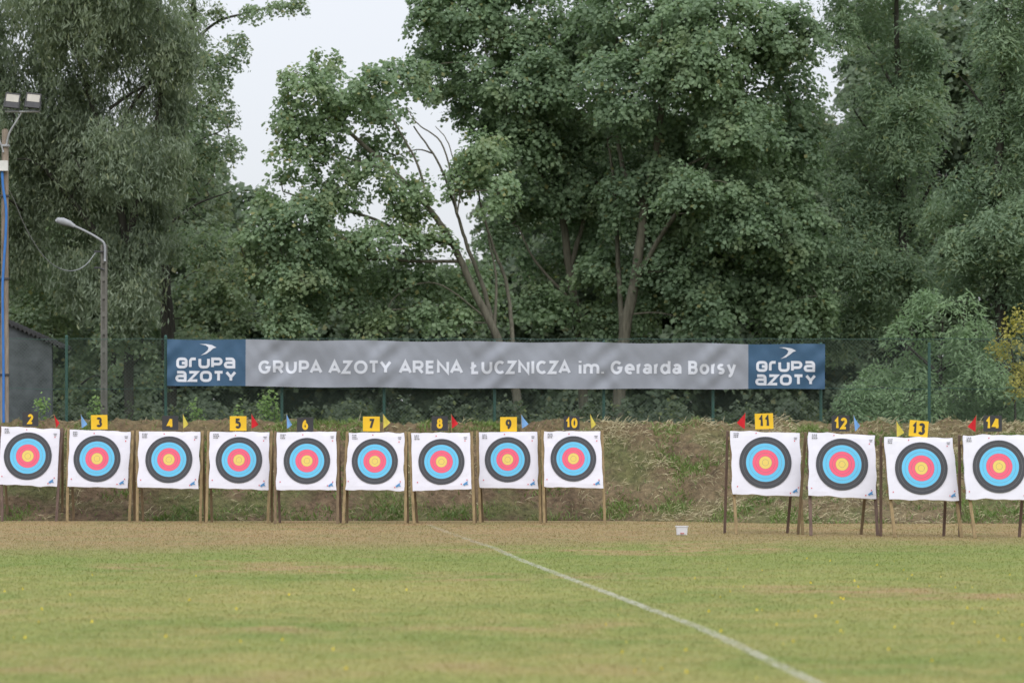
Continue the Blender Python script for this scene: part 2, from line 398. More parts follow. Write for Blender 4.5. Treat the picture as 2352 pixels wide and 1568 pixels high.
obj('bank_weeds', np_mesh('w', make_blades(pts[:, 0], pts[:, 1], pts[:, 2]-0.01, 0.03+0.13*RNG.random(nn)**2.2, 0.014+0.028*RNG.random(nn), 0.8*RNG.random(nn)+0.4, RNG), 3), mats=[m_weed], kind='stuff', label='low weeds growing in patches on the earth bank', category='weeds')
def dry_f(x, y):
    cr = 0.35 if y > 72.9 else 0
    return min(1, 0.04+cr*max(0, mn.noise((x*1.5, 0, 9))+0.1)*2+1.2*max(0, mn.noise((x*1.5, y*1.5, 17))-0.05))
pts = bank_points(18000, R, dry_f); nn = len(pts)
obj('bank_dry_grass', np_mesh('w', make_blades(pts[:, 0], pts[:, 1], pts[:, 2]-0.01, 0.02+0.08*RNG.random(nn)**2.5, 0.010+0.015*RNG.random(nn), 1.2*RNG.random(nn)+0.6, RNG), 3), mats=[m_dry], kind='stuff', label='short dry grass stubble on the earth bank', category='dry grass')

# ------------------------------------------------------------ trees
def bark(name, c): return surf(name, c, 0.9, 0.4, 5, 0.1, 0.8, 14, (3, 3, 0.5))
BK = bark('maple_bark', (0.125, 0.118, 0.088)); BD = bark('dark_bark', (0.065, 0.062, 0.052))

def quads_from(c, nrm, tan, L, W):
    nrm /= np.linalg.norm(nrm, axis=1)[:, None]+1e-9
    tan = tan-nrm*np.sum(tan*nrm, 1)[:, None]; tan /= np.linalg.norm(tan, axis=1)[:, None]+1e-9
    b = np.cross(nrm, tan)
    v = np.empty((len(c), 4, 3)); t = tan*L[:, None]/2; w = b*W[:, None]/2
    v[:, 0] = c-t; v[:, 1] = c+w+t*0.1; v[:, 2] = c+t; v[:, 3] = c-w+t*0.1
    return v.reshape(-1, 3)

def clumps_for(blobs, Y, k, rng, gap=0.0, depthvar=1.5):
    C = []; O = []
    for bl in blobs:
        px, py, rx, ry = bl[:4]; yy = Y+(bl[4] if len(bl) > 4 else rng.uniform(-depthvar, depthvar)); s = F/yy
        c = np.array(P(px, py, yy)); R3 = np.array([rx/s, min(3.0, 0.5*(rx+ry)/s), ry/s])
        n = max(4, int(math.pi*R3[0]*R3[2]*k))
        d = rng.standard_normal((n, 3)); d /= np.linalg.norm(d, axis=1)[:, None]
        r = 0.30+0.72*rng.random(n)**0.55
        p = c+d*R3*r[:, None]
        if gap > 0:
            m = np.array([mn.noise((q[0]*0.7, q[1]*0.7, q[2]*0.7)) > gap-0.45 for q in p])
            p = p[m]; d = d[m]
        C.append(p); O.append(d)
    return np.concatenate(C), np.concatenate(O)

def foliage(C, O, mode, per, cr, size, rng):
    n = len(C); idx = np.repeat(np.arange(n), per); m = len(idx)
    crs = (cr*(0.6+0.8*rng.random(n)))[idx]
    c = C[idx]; o = O[idx]
    if mode == 'willow':
        off = np.stack([rng.standard_normal(m)*0.16, rng.standard_normal(m)*0.16, (0.35-rng.random(m)**0.8*1.5)*crs/0.5*0.8], 1)
        sway = rng.standard_normal((n, 2))[idx]*0.25
        off[:, 0] += sway[:, 0]*off[:, 2]*0.6; off[:, 1] += sway[:, 1]*off[:, 2]*0.6
        tan = np.stack([rng.standard_normal(m)*0.45, rng.standard_normal(m)*0.35, -np.ones(m)], 1)
        nrm = o*0.6+rng.standard_normal((m, 3))*0.7+[0, 0, 0.3]
        L = size*(0.7+0.7*rng.random(m))*1.5; W = L*0.24
    else:
        r = crs*np.sqrt(rng.random(m)); a = rng.random(m)*2*math.pi
        ox = r*np.cos(a); oy = r*np.sin(a)
        drop = 0.55 if mode == 'maple' else 0.9
        oz = -drop*r*r/crs - 0.35*(ox*o[:, 0]+oy*o[:, 1]) + rng.standard_normal(m)*0.11
        off = np.stack([ox, oy, oz], 1)
        outw = np.stack([np.cos(a), np.sin(a), -0.4*np.ones(m)], 1)
        nrm = np.array([0, 0, 0.7])+o*0.5+0.35*outw*[1, 1, 0]+rng.standard_normal((m, 3))*0.6+[0, -0.3, 0]
        tan = outw+rng.standard_normal((m, 3))*0.5
        if mode == 'maple': L = size*(0.6+0.8*rng.random(m)); W = L*0.85
        else: L = size*(0.7+0.8*rng.random(m))*1.5; W = L*0.3
    return quads_from(c+off, nrm, tan, L, W)

def smooth_path(pts, n=6, jit=0.0, R=random):
    pts = [Vector(p) for p in pts]; P4 = [pts[0]*2-pts[1]]+pts+[pts[-1]*2-pts[-2]]; o = []
    for i in range(1, len(P4)-2):
        for k in range(n):
            t = k/n; a, b, c, d = P4[i-1:i+3]
            q = 0.5*((2*b)+(c-a)*t+(2*a-5*b+4*c-d)*t*t+(3*b-a-3*c+d)*t**3)
            if jit: q = q+Vector((R.uniform(-jit, jit), R.uniform(-jit, jit), 0))
            o.append(q)
    o.append(pts[-1]); return o

def tree(name, label, category, base_px, Y, limbs, blobs, mode, lm, bm, k=7, per=60, cr=0.45, size=0.17, gap=0.1, seed=1, group=None, twig=6, depthvar=1.5, basez=0.0):
    rng = np.random.default_rng(seed); R = random.Random(seed)
    bx = (base_px-CX)/F*Y
    T = empty(name, (bx, Y, basez), label, category, group)
    G = Geo(); nodes = []
    for pts, r0, r1 in limbs:
        pp = []
        for q in pts:
            yy = Y+(q[2] if len(q) > 2 else 0)
            pp.append(P(q[0], q[1], yy))
        if pts[0][1] >= 960: pp[0].z = -0.1 + basez
        path = smooth_path(pp, 7, 0.012, R); nn = len(path)
        rad = [r0+(r1-r0)*i/(nn-1) for i in range(nn)]
        if pts[0][1] >= 960: rad[0] *= 1.25; rad[1] *= 1.1
        G.tube(path, rad, 10); nodes += path[nn//4:]
    C, O = clumps_for(blobs, Y, k, rng, gap, depthvar)
    if twig and nodes:
        NA = np.array([tuple(q) for q in nodes])
        sel = rng.choice(len(C), min(len(C), len(blobs)*twig), replace=False)
        order = sel[np.argsort([np.min(np.linalg.norm(NA-C[i], axis=1)) for i in sel])]
        for i in order:
            c = C[i]; d = np.linalg.norm(NA-c, axis=1)+np.maximum(0, NA[:, 2]-c[2])*1.5
            j = int(np.argmin(d)); a = Vector(NA[j]); b = Vector(c); Ln = (b-a).length
            if Ln < 0.3 or Ln > 6: continue
            mid = (a+b)/2+Vector((R.uniform(-.1, .1)*Ln, R.uniform(-.1, .1)*Ln, R.uniform(-0.02, 0.12)*Ln))
            path = smooth_path([a, mid, b], 4)
            r0 = 0.012+0.011*Ln
            G.tube(path, [r0+(0.008-r0)*t/(len(path)-1) for t in range(len(path))], 5, cap=False)
            NA = np.vstack([NA, [tuple(q) for q in path[2:]]])
    if G.v: obj('trunk', G.mesh(), parent=T, mats=[bm], smooth=True)
    me = np_mesh('crown', foliage(C, O, mode, per, cr, size, rng), 4)
    obj('crown', me, parent=T, mats=[lm])
    return T

GN = 2.65
L_maple = leafmat('maple_leaves', (0.046, 0.068, 0.038), (0.098, 0.131, 0.066), (0.22, 0.23, 0.09), accent_amt=0.02, gain=GN)
L_maple2 = leafmat('maple_leaves_light', (0.054, 0.078, 0.043), (0.112, 0.146, 0.074), (0.29, 0.29, 0.12), accent_amt=0.04, gain=GN)
L_willow = leafmat('willow_leaves', (0.075, 0.092, 0.060), (0.138, 0.158, 0.100), (0.28, 0.31, 0.18), gain=2.2)
L_poplar = leafmat('poplar_leaves', (0.053, 0.073, 0.042), (0.112, 0.138, 0.074), (0.30, 0.30, 0.13), gain=GN)
L_locust = leafmat('locust_leaves', (0.050, 0.073, 0.043), (0.102, 0.133, 0.073), (0.24, 0.28, 0.13), gain=GN)
L_shrub = leafmat('shrub_leaves', (0.070, 0.105, 0.052), (0.120, 0.165, 0.080), gain=2.1)
L_yel = leafmat('yellow_leaves', (0.24, 0.23, 0.06), (0.45, 0.39, 0.10))
L_far = leafmat('wood_leaves', (0.042, 0.058, 0.036), (0.092, 0.115, 0.064), (0.20, 0.21, 0.10), gain=2.3)
L_under = leafmat('undergrowth_leaves', (0.040, 0.055, 0.034), (0.095, 0.12, 0.060), (0.15, 0.18, 0.07), gain=1.35)
L_sap = leafmat('sapling_leaves', (0.17, 0.26, 0.08), (0.29, 0.42, 0.14))

gt = 'trees behind the fence'
tree('maple_tree', 'tall broad maple with dense green crown and light trunk', 'tree', 1410, 94,
     [([(1410, 970), (1430, 800), (1458, 650), (1480, 480), (1510, 330), (1525, 150), (1530, -40)], 0.20, 0.05),
      ([(1458, 650), (1520, 540, -.5), (1600, 420, -1), (1680, 260, 0), (1720, 100, 0)], 0.08, 0.025),
      ([(1480, 480), (1430, 380, .5), (1410, 200, 1), (1420, 40, 1)], 0.09, 0.03),
      ([(1430, 800), (1420, 600, 1), (1410, 420, 1), (1395, 320, 1)], 0.09, 0.03),
      ([(1465, 610), (1600, 560), (1720, 540, -1), (1820, 540, -1)], 0.06, 0.02),
      ([(1500, 420), (1620, 360), (1760, 300)], 0.06, 0.02)],
     [(1650, 80, 170, 150), (1480, 30, 170, 130), (1750, 190, 130, 140), (1560, 270, 160, 130), (1790, 380, 120, 130), (1640, 430, 170, 120), (1820, 530, 100, 100), (1700, 600, 160, 110),
      (1570, 620, 110, 90), (1840, 650, 80, 80), (1490, 430, 120, 110), (1840, 290, 60, 80), (1620, -130, 260, 130), (1800, 60, 90, 90), (1640, 700, 110, 70), (1760, 710, 120, 65), (1500, 700, 60, 50), (1420, 200, 110, 110), (1560, 520, 110, 70),
      (1700, 480, 120, 80, -2), (1600, 160, 110, 80, -2), (1700, 300, 100, 80, -2), (1860, 720, 60, 50), (1580, 440, 70, 60, -2.5)],
     'maple', L_maple, BK, k=13, per=80, cr=0.42, gap=0.08, seed=11, group=gt, size=0.125)
tree('maple_tree', 'tall maple with slim trunk and dense green crown', 'tree', 1345, 97,
     [([(1345, 970), (1335, 820), (1308, 620), (1290, 480), (1262, 330), (1240, 120), (1210, -30)], 0.16, 0.05),
      ([(1308, 620), (1350, 480), (1390, 360), (1400, 250)], 0.08, 0.02),
      ([(1290, 480), (1230, 380), (1160, 270), (1080, 130), (1040, 20)], 0.08, 0.02),
      ([(1320, 700), (1230, 600), (1190, 520)], 0.06, 0.02)],
     [(1070, 20, 120, 80), (1240, 60, 150, 130), (1170, 170, 130, 90), (1300, 250, 140, 110), (1110, 255, 80, 55), (1370, 390, 110, 110), (1280, 420, 100, 90), (1210, 320, 100, 80), (1340, 540, 90, 80),
      (1190, 460, 65, 65), (1410, 610, 90, 80), (1010, 120, 65, 60), (1000, 190, 75, 45), (1230, 600, 60, 50), (1150, -90, 260, 100), (1010, 20, 70, 50), (1370, 130, 100, 100), (1400, 730, 70, 40), (1110, 380, 60, 50), (1250, 700, 70, 50), (1160, 560, 60, 50), (1250, 180, 90, 70, -2), (1060, 190, 60, 40)],
     'maple', L_maple, BK, k=13, per=80, cr=0.42, gap=0.08, seed=12, group=gt, size=0.125)
tree('maple_tree', 'leaning maple with bare forked limbs and sparse crown', 'tree', 1212, 90,
     [([(1212, 970), (1185, 900), (1140, 770), (1095, 680), (1040, 560), (985, 480), (900, 390), (810, 310), (760, 250), (735, 170)], 0.14, 0.03),
      ([(1140, 770), (1110, 660, .5), (1075, 570, .5), (1050, 490, .5), (1010, 380, .5), (950, 290, .5)], 0.075, 0.02),
      ([(1180, 820), (1165, 660, 1), (1130, 560, 1), (1105, 470, 1), (1090, 390, 1)], 0.065, 0.02),
      ([(1040, 560), (940, 540), (850, 500), (740, 470), (650, 440)], 0.06, 0.02),
      ([(1060, 600), (960, 600), (860, 595), (760, 600), (650, 590)], 0.05, 0.02),
      ([(900, 390), (850, 380), (760, 350), (680, 330)], 0.045, 0.015),
      ([(985, 480), (960, 380), (905, 280), (880, 220)], 0.045, 0.012),
      ([(1050, 490), (1020, 340), (960, 285), (935, 250)], 0.03, 0.01),
      ([(1050, 490), (1055, 430), (1030, 330), (1000, 290)], 0.025, 0.01),
      ([(1130, 740), (1000, 650), (900, 690), (890, 780)], 0.025, 0.01),
      ([(1135, 760), (1140, 640), (1120, 540)], 0.05, 0.02)],
     [(735, 135, 50, 48), (690, 185, 55, 42), (760, 215, 90, 48), (672, 260, 42, 48), (730, 290, 95, 52), (665, 340, 40, 32), (740, 375, 90, 38), (870, 205, 65, 42), (940, 170, 65, 42), (880, 265, 62, 40),
      (870, 330, 62, 35), (665, 405, 38, 20), (760, 440, 85, 42), (700, 490, 95, 48), (880, 405, 60, 38), (640, 540, 95, 62), (770, 555, 95, 62), (890, 545, 80, 52), (610, 610, 58, 52), (800, 640, 105, 62),
      (940, 620, 90, 55), (970, 430, 50, 35), (1080, 400, 60, 50), (1110, 340, 60, 45), (940, 480, 60, 36), (690, 640, 85, 52), (610, 465, 50, 38), (1140, 440, 50, 45), (1040, 640, 70, 45), (760, 710, 105, 50), (900, 720, 90, 48), (660, 720, 70, 45),
      (1010, 550, 50, 30), (1000, 720, 80, 45), (1090, 700, 60, 45), (850, 160, 26, 16), (1130, 640, 45, 35, 2)],
     'maple', L_maple2, BK, k=13, per=75, cr=0.34, size=0.12, gap=0.03, seed=13, group=gt, twig=7)
tree('willow_tree', 'large drooping willow with grey green foliage', 'tree', 300, 91,
     [([(300, 970), (295, 800), (290, 560), (250, 380), (200, 200), (150, 20)], 0.15, 0.06),
      ([(290, 560), (340, 380), (370, 200), (360, 0)], 0.12, 0.04), ([(290, 640), (180, 480), (60, 330), (0, 180)], 0.10, 0.04),
      ([(250, 380), (300, 250), (400, 120)], 0.07, 0.03), ([(250, 250), (330, 200), (430, 170)], 0.05, 0.02)],
     [(40, 70, 130, 110), (200, 50, 120, 100), (330, 70, 110, 110), (20, 230, 110, 100), (140, 210, 110, 90), (370, 200, 80, 80), (180, 350, 120, 100), (330, 340, 100, 80), (60, 390, 110, 100), (240, 470, 120, 80),
      (340, 450, 80, 70), (100, 510, 110, 70), (200, -70, 260, 90), (-60, 300, 90, 200), (400, 90, 60, 80), (20, 560, 90, 60), (300, 560, 110, 60), (240, 260, 90, 70, 2), (290, 660, 70, 60, -1.5), (200, 600, 80, 50), (260, 340, 70, 70, -2.5)],
     'willow', L_willow, BD, k=14, per=140, cr=0.5, size=0.115, gap=0.06, seed=21, group=gt)
tree('poplar_tree', 'tall poplar with bumpy green crown and dark trunk', 'tree', 390, 96,
     [([(390, 970), (385, 780), (375, 560), (400, 400), (430, 200), (445, 0), (450, -60)], 0.22, 0.05),
      ([(440, 100), (500, 50), (570, 30), (640, 12), (690, 8)], 0.05, 0.012), ([(400, 400), (450, 330), (510, 300)], 0.05, 0.015), ([(380, 520), (450, 470), (530, 440)], 0.05, 0.015),
      ([(430, 210), (480, 160), (540, 130)], 0.04, 0.012)],
     [(430, 60, 50, 60), (470, 150, 60, 60), (460, 240, 60, 60), (475, 330, 55, 50), (430, 400, 70, 60), (460, 480, 70, 60), (530, 110, 30, 35), (520, 260, 18, 25), (535, 345, 20, 25), (490, 30, 40, 12), (580, 22, 24, 8), (640, 12, 18, 7), (682, 8, 10, 8),
      (555, 100, 14, 14), (420, 560, 90, 60), (440, -60, 90, 70), (490, 200, 45, 50), (400, 300, 60, 90, 2), (390, 180, 60, 90, 2)],
     'maple', L_poplar, BD, k=12, per=75, cr=0.29, size=0.095, gap=0.05, seed=22, group=gt)
tree('poplar_tree', 'smaller poplar with yellowish green leaves over dark undergrowth', 'tree', 250, 98,
     [([(262, 970), (262, 800), (275, 620), (290, 450)], 0.10, 0.04), ([(395, 970), (400, 800), (380, 600)], 0.1, 0.04)],
     [(60, 640, 110, 70), (180, 640, 90, 70), (300, 650, 90, 70), (90, 740, 90, 60), (310, 760, 80, 80), (200, 780, 70, 60), (460, 680, 60, 70), (480, 560, 80, 60), (540, 640, 80, 60), (310, 860, 70, 60, -3), (540, 740, 90, 70), (180, 880, 60, 60), (120, 560, 120, 60), (450, 800, 80, 70), (290, 750, 70, 60, -8)],
     'maple', L_poplar, BD, k=10, per=70, cr=0.4, size=0.12, gap=0.13, seed=23, group=gt)
tree('locust_tree', 'tall feathery locust tree with green crown', 'tree', 2085, 96,
     [([(2090, 970), (2085, 780), (2075, 560), (2070, 330), (2060, 100), (2060, -50)], 0.2, 0.05),
      ([(2075, 560), (2130, 440), (2180, 330)], 0.07, 0.02), ([(2072, 450), (2010, 330), (1960, 250)], 0.06, 0.02), ([(2065, 220), (2010, 130), (1950, 60)], 0.05, 0.015), ([(2080, 650), (2000, 570), (1960, 520)], 0.06, 0.02)],
     [(1990, 20, 110, 60), (2080, 110, 90, 80), (2020, 260, 80, 90), (2090, 300, 80, 100), (1960, 340, 70, 60), (2000, 440, 90, 80), (2100, 470, 80, 90), (1970, 560, 80, 70), (2050, 620, 90, 70), (1930, 440, 50, 50), (1980, 700, 90, 60),
      (2050, -90, 200, 80), (2140, 620, 70, 60), (2120, 200, 50, 70), (1930, 60, 50, 45), (1900, 600, 60, 60), (1920, 760, 80, 50)],
     'locust', L_locust, BD, k=12, per=120, cr=0.48, size=0.095, gap=0.10, seed=31, group=gt)
tree('locust_tree', 'tall locust tree with drooping layered branches', 'tree', 2300, 92,
     [([(2310, 970), (2300, 700), (2290, 480), (2300, 250), (2310, 0)], 0.22, 0.06),
      ([(2290, 480), (2220, 420), (2150, 400)], 0.06, 0.02), ([(2295, 300), (2240, 220), (2200, 170)], 0.05, 0.015), ([(2300, 560), (2240, 520), (2180, 520)], 0.05, 0.015)],
     [(2300, 60, 90, 70), (2340, 180, 100, 80), (2280, 260, 60, 60), (2340, 340, 100, 80), (2270, 420, 90, 60), (2200, 480, 70, 50), (2320, 520, 110, 80), (2230, 560, 80, 50), (2330, 640, 100, 70), (2220, 650, 80, 50), (2380, -60, 150, 90), (2440, 250, 90, 200), (2290, 150, 60, 60), (2440, 550, 90, 200)],
     'locust', L_locust, BD, k=12, per=120, cr=0.48, size=0.095, gap=0.10, seed=32, group=gt)
tree('locust_tree', 'young light green locust with soft rounded crown', 'tree', 2160, 85,
     [([(2160, 970), (2160, 850), (2165, 740)], 0.07, 0.02), ([(2165, 850), (2230, 780), (2250, 740)], 0.05, 0.02), ([(2160, 860), (2090, 800), (2070, 780)], 0.05, 0.02)],
     [(2170, 695, 75, 45), (2110, 755, 75, 45), (2210, 765, 85, 50), (2060, 840, 85, 50), (2150, 850, 90, 50), (2250, 850, 70, 50), (2000, 910, 85, 40), (2100, 930, 90, 40), (2220, 930, 90, 40), (2320, 920, 70, 50)],
     'locust', L_shrub, BD, k=14, per=110, cr=0.45, size=0.09, gap=0.10, seed=33, group=gt)
tree('yellow_bush', 'bush with yellow autumn leaves beside the locusts', 'bush', 2335, 84.5,
     [([(2335, 970), (2330, 880), (2320, 780)], 0.04, 0.015), ([(2335, 900), (2370, 820), (2380, 760)], 0.03, 0.015)],
     [(2345, 730, 34, 36), (2312, 790, 40, 30), (2345, 840, 45, 40), (2390, 780, 40, 60), (2340, 880, 35, 30)],
     'maple', L_yel, BD, k=16, per=45, cr=0.25, size=0.08, gap=0.2, seed=34)
# far wood (one mass)
rng = np.random.default_rng(41)
fb = []
def wood_rows(dY, step, topf):
    for px in range(-150, 2560, step):
        yy = 960
        while yy > topf(px):
            fb.append((px+rng.uniform(-25, 25), yy+rng.uniform(-15, 15), step*1.05, step*0.95, dY+rng.uniform(-3, 3))); yy -= step
def topA(px):
    if px < 520: return 330
    if px < 640: return 480
    if px < 820: return 540
    if px < 1180: return 600
    if px < 1880: return 260
    return 30 if px > 1960 else 300
wood_rows(0, 62, topA)
wood_rows(9, 70, lambda px: topA(px)+(30 if px < 1880 else 0))
fb += [(540, 440, 35, 30, 0), (590, 450, 35, 30, 0), (2190, 30, 60, 90, 0), (2150, 180, 90, 120, 0), (2230, 300, 90, 120, 0)]
C, O = clumps_for(fb, 112, 4.2, rng, 0.0)
obj('far_wood', np_mesh('w', foliage(C, O, 'maple', 55, 0.65, 0.21, rng), 4), mats=[L_far], kind='stuff', label='dense dark green wood rising behind the single trees', category='wood')
rng = np.random.default_rng(42)
fb = []
for px in range(-100, 2500, 22):
    hh = 40 + (30 if px < 330 or px > 1850 else 0)
    fb.append((px+rng.uniform(-20, 20), rng.uniform(985-hh, 985), 50, 30, rng.uniform(-1, 3)))
C, O = clumps_for(fb, 87, 6, rng, 0.1)
obj('undergrowth', np_mesh('w', foliage(C, O, 'maple', 50, 0.28, 0.12, rng), 4), mats=[L_under], kind='stuff', label='dark tangled undergrowth behind the fence', category='undergrowth')
for i, (sx, sy, hh) in enumerate([(605, 920, 26), (450, 938, 20), (218, 930, 24), (548, 955, 14), (628, 930, 22), (90, 925, 14)]):
    tree('sapling', 'small bright green sapling growing by the fence', 'sapling', sx, 79.2,
         [([(sx, 985), (sx+3, sy-hh)], 0.012, 0.005)], [(sx, sy, 12, hh, 0), (sx+4, sy+hh, 14, hh, 0)], 'maple', L_sap, BK, k=50, per=16, cr=0.13, size=0.08, gap=0.0, seed=50+i, group='saplings along the fence', twig=3)

# ------------------------------------------------------------ fence
YF = 77.0
m_post = surf('green_painted_steel', (0.03, 0.09, 0.07), 0.5, 0.2, 8)
m_net, nt, p = new_mat('chain_link')
p.inputs['Base Color'].default_value = (0.06, 0.09, 0.07, 1); p.inputs['Roughness'].default_value = 0.5
t = nt.nodes.new('ShaderNodeTexCoord'); s = nt.nodes.new('ShaderNodeSeparateXYZ'); nt.links.new(t.outputs['Object'], s.inputs[0])
u = mathn(nt, 'FRACT', mathn(nt, 'DIVIDE', mathn(nt, 'ADD', s.outputs[0], s.outputs[2]), 0.085))
v = mathn(nt, 'FRACT', mathn(nt, 'DIVIDE', mathn(nt, 'SUBTRACT', s.outputs[0], s.outputs[2]), 0.085))
nt.links.new(mathn(nt, 'MAXIMUM', mathn(nt, 'LESS_THAN', u, 0.08), mathn(nt, 'LESS_THAN', v, 0.08)), p.inputs['Alpha'])
fence = empty('fence', (0, YF, 0), 'green chain link fence with steel posts behind the bank', 'fence')
ztop = P(0, 772, YF).z
x0 = P(-250, 0, YF).x; x1 = P(2620, 0, YF).x
obj('wire_mesh', ([(x0, YF, 0.3), (x1, YF, 0.3), (x1, YF, ztop-0.04), (x0, YF, ztop-0.04)], [(0, 1, 2, 3)]), parent=fence, mats=[m_net])
for px in (-120, 152, 380, 647, 882, 1136, 1387, 1638, 1886, 2135, 2385):
    X = P(px, 0, YF).x; zt = ztop-0.12*(px > 500)-0.05*(px > 1500)
    G = Geo(); G.tube([(X, YF+0.06, 0), (X, YF+0.06, zt), (X, YF+0.06, zt+0.03)], [0.036, 0.036, 0.018], 10)
    obj('post', G.mesh(), parent=fence, mats=[m_post], smooth=False)
for zz in (ztop-0.05, 2.9):
    G = Geo(); G.tube([(x0+(x1-x0)*i/60, YF+0.015, zz-0.03*math.sin(i*math.pi/3)**2) for i in range(61)], 0.006, 5)
    obj('tension_wire', G.mesh(), parent=fence, mats=[m_post])

# ------------------------------------------------------------ banner
YB = YF-0.06
m_bgrey = surf('banner_grey_vinyl', (0.27, 0.288, 0.325), 0.6, 0.08, 3, 0.3)
m_bblue = surf('banner_blue_vinyl', (0.043, 0.100, 0.175), 0.6, 0.12, 3, 0.3)
m_bwhite = surf('banner_white_print', (0.62, 0.645, 0.70), 0.6, 0.05, 3, 0.3)
bx0 = P(385, 0, YB).x; bx1 = P(1894, 0, YB).x
def btop(x): 
    t = (x-bx0)/(bx1-bx0); return P(0, 779+12*t+1.2*math.sin(t*37), YB).z
def bbot(x):
    t = (x-bx0)/(bx1-bx0); return P(0, 885+8*t+3*math.sin(math.pi*t)+0.8*math.sin(t*31+1), YB).z
def wrinkle(x, z):
    a = mn.noise((x*0.55+z*0.9, z*0.35, 0))*0.07
    b = mn.noise((x*1.7-z*1.5, z*0.7+x*0.1, 3))*0.035
    t = (x-bx0)/2.53; k = abs(t-round(t))
    c = 0.02*math.sin((x-z*1.3)*9)*math.exp(-k*k*40)
    d = mn.noise((x*4.2+z*3.1, z*1.3, 8))*0.012
    return YB-0.10+a+b+c+d
NXB, NZB = 420, 22; vs = []; fs = []; mi = []
blueL = P(566, 0, YB).x; blueR = P(1718, 0, YB).x
for j in range(NZB+1):
    for i in range(NXB+1):
        x = bx0+(bx1-bx0)*i/NXB; z = bbot(x)+(btop(x)-bbot(x))*j/NZB
        vs.append((x, wrinkle(x, z), z))
for j in range(NZB):
    for i in range(NXB):
        x = bx0+(bx1-bx0)*(i+0.5)/NXB
        fs.append((j*(NXB+1)+i, j*(NXB+1)+i+1, (j+1)*(NXB+1)+i+1, (j+1)*(NXB+1)+i)); mi.append(1 if x < blueL or x > blueR else 0)
ban = empty('banner', (bx0, YB, bbot(bx0)), 'long grey banner with white lettering and blue ends on the fence', 'banner')
sheet = obj('banner_sheet', (vs, fs, mi), parent=ban, mats=[m_bgrey, m_bblue], smooth=True)
def on_banner(v3, f, name):
    bm = bmesh.new()
    bv = [bm.verts.new(q) for q in v3]
    for q in f:
        try: bm.faces.new([bv[i] for i in q])
        except ValueError: pass
    for _ in range(5):
        e = [e for e in bm.edges if e.calc_length() > 0.07]
        if not e: break
        bmesh.ops.subdivide_edges(bm, edges=e, cuts=1, use_grid_fill=False)
        bmesh.ops.triangulate(bm, faces=bm.faces[:])
    for v in bm.verts: v.co.y = wrinkle(v.co.x, v.co.z)-0.008-v.co.y
    me = bpy.data.meshes.new(name); bm.to_mesh(me); bm.free()
    return obj(name, me, parent=sheet, top=ban, mats=[m_bwhite], smooth=True)
zc = lambda py: P(0, py, YB).z
xc = lambda px: P(px, 0, YB).x
def word(V, Fc, w_, x0, x1, y0, y1, table, th, g):
    wid = [table[ch][0] for ch in w_]
    gaps = []
    for a_, b_ in zip(w_[:-1], w_[1:]):
        k_ = 1.0
        if table is SL:
            if a_ in 'rTYPAC' or b_ in 'AYT': k_ = 0.35
            if a_+b_ in ('PA', 'ra', 'rd', 'rs', 'ZA', 'TY'): k_ = 0.15
        gaps.append(g*k_)
    u = (x1-x0-sum(gaps))/sum(wid); x = x0
    for ch, q, gg in zip(w_, wid, gaps+[0]):
        for si, (vv, ff) in enumerate(glyph(ch, xc(x), zc(y1), xc(x+u*q)-xc(x), zc(y0)-zc(y1), th, table)):
            o = len(V); V.extend([(a, 0.0015*si, b) for a, b in vv]); Fc.extend([tuple(i+o for i in t) for t in ff])
        x += u*q+gg
V = []; Fc = []
for wd_, a, b in [("GRUPA", 594, 741), ("AZOTY", 754, 900), ("ARENA", 916, 1064), ("ŁUCZNICZA", 1079, 1311), ("im.", 1329, 1387), ("Gerarda", 1402, 1565), ("Borsy", 1580, 1690)]:
    word(V, Fc, wd_, a, b, 827.5+(a-594)*0.0012, 858.5+(a-594)*0.0012, SL, 0.066, 4.4 if wd_.isupper() else 4.2)
on_banner(V, Fc, 'slogan_lettering')
def logo(cx, dy):
    V = []; Fc = []
    word(V, Fc, "GrUPa", cx-68, cx+67, 821+dy, 846+dy, GL, 0.064, 3.0); word(V, Fc, "aZOTY", cx-70, cx+70, 851.5+dy, 877+dy, GL, 0.064, 3.0)
    on_banner(V, Fc, 'logo_lettering')
    up = [(459, 790), (474, 790.0), (488, 792.5), (498, 798), (491, 800), (484, 806), (475, 812.5), (462, 816), (471, 810.5), (478, 804), (480, 798), (473, 793)]
    em = [(xc(a+(cx-474)), 0, zc(b+dy)) for a, b in up]
    on_banner(em, [(0, 1, 11), (1, 2, 10, 11), (2, 3, 4, 10), (4, 5, 9, 10), (5, 6, 8, 9), (6, 7, 8)], 'bird_emblem')
logo(474, 0); logo(1804, 8)

# ------------------------------------------------------------ archery targets
m_white = surf('white_target_sheet', (0.73, 0.72, 0.80), 0.55, 0.04, 4, 0.3)
m_side = surf('foam_edge', (0.45, 0.45, 0.46), 0.8, 0.2, 8)
m_yel = surf('face_yellow', (0.74, 0.56, 0.14), 0.6, 0.05, 5)
m_red = surf('face_red', (0.80, 0.12, 0.20), 0.6, 0.05, 5)
m_blue = surf('face_blue', (0.13, 0.50, 0.76), 0.6, 0.05, 5)
m_blk = surf('face_black', (0.060, 0.063, 0.072), 0.6, 0.1, 5)
m_ln = surf('face_line', (0.18, 0.18, 0.19), 0.6, 0.1, 5)
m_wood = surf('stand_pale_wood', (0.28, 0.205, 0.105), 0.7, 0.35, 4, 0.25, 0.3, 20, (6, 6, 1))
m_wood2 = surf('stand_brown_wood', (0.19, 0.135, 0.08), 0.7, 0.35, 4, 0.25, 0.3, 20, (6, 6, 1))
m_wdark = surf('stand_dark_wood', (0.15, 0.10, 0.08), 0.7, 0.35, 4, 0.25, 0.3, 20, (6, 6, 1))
m_sy = surf('sign_yellow', (0.80, 0.50, 0.03), 0.5, 0.06, 5)
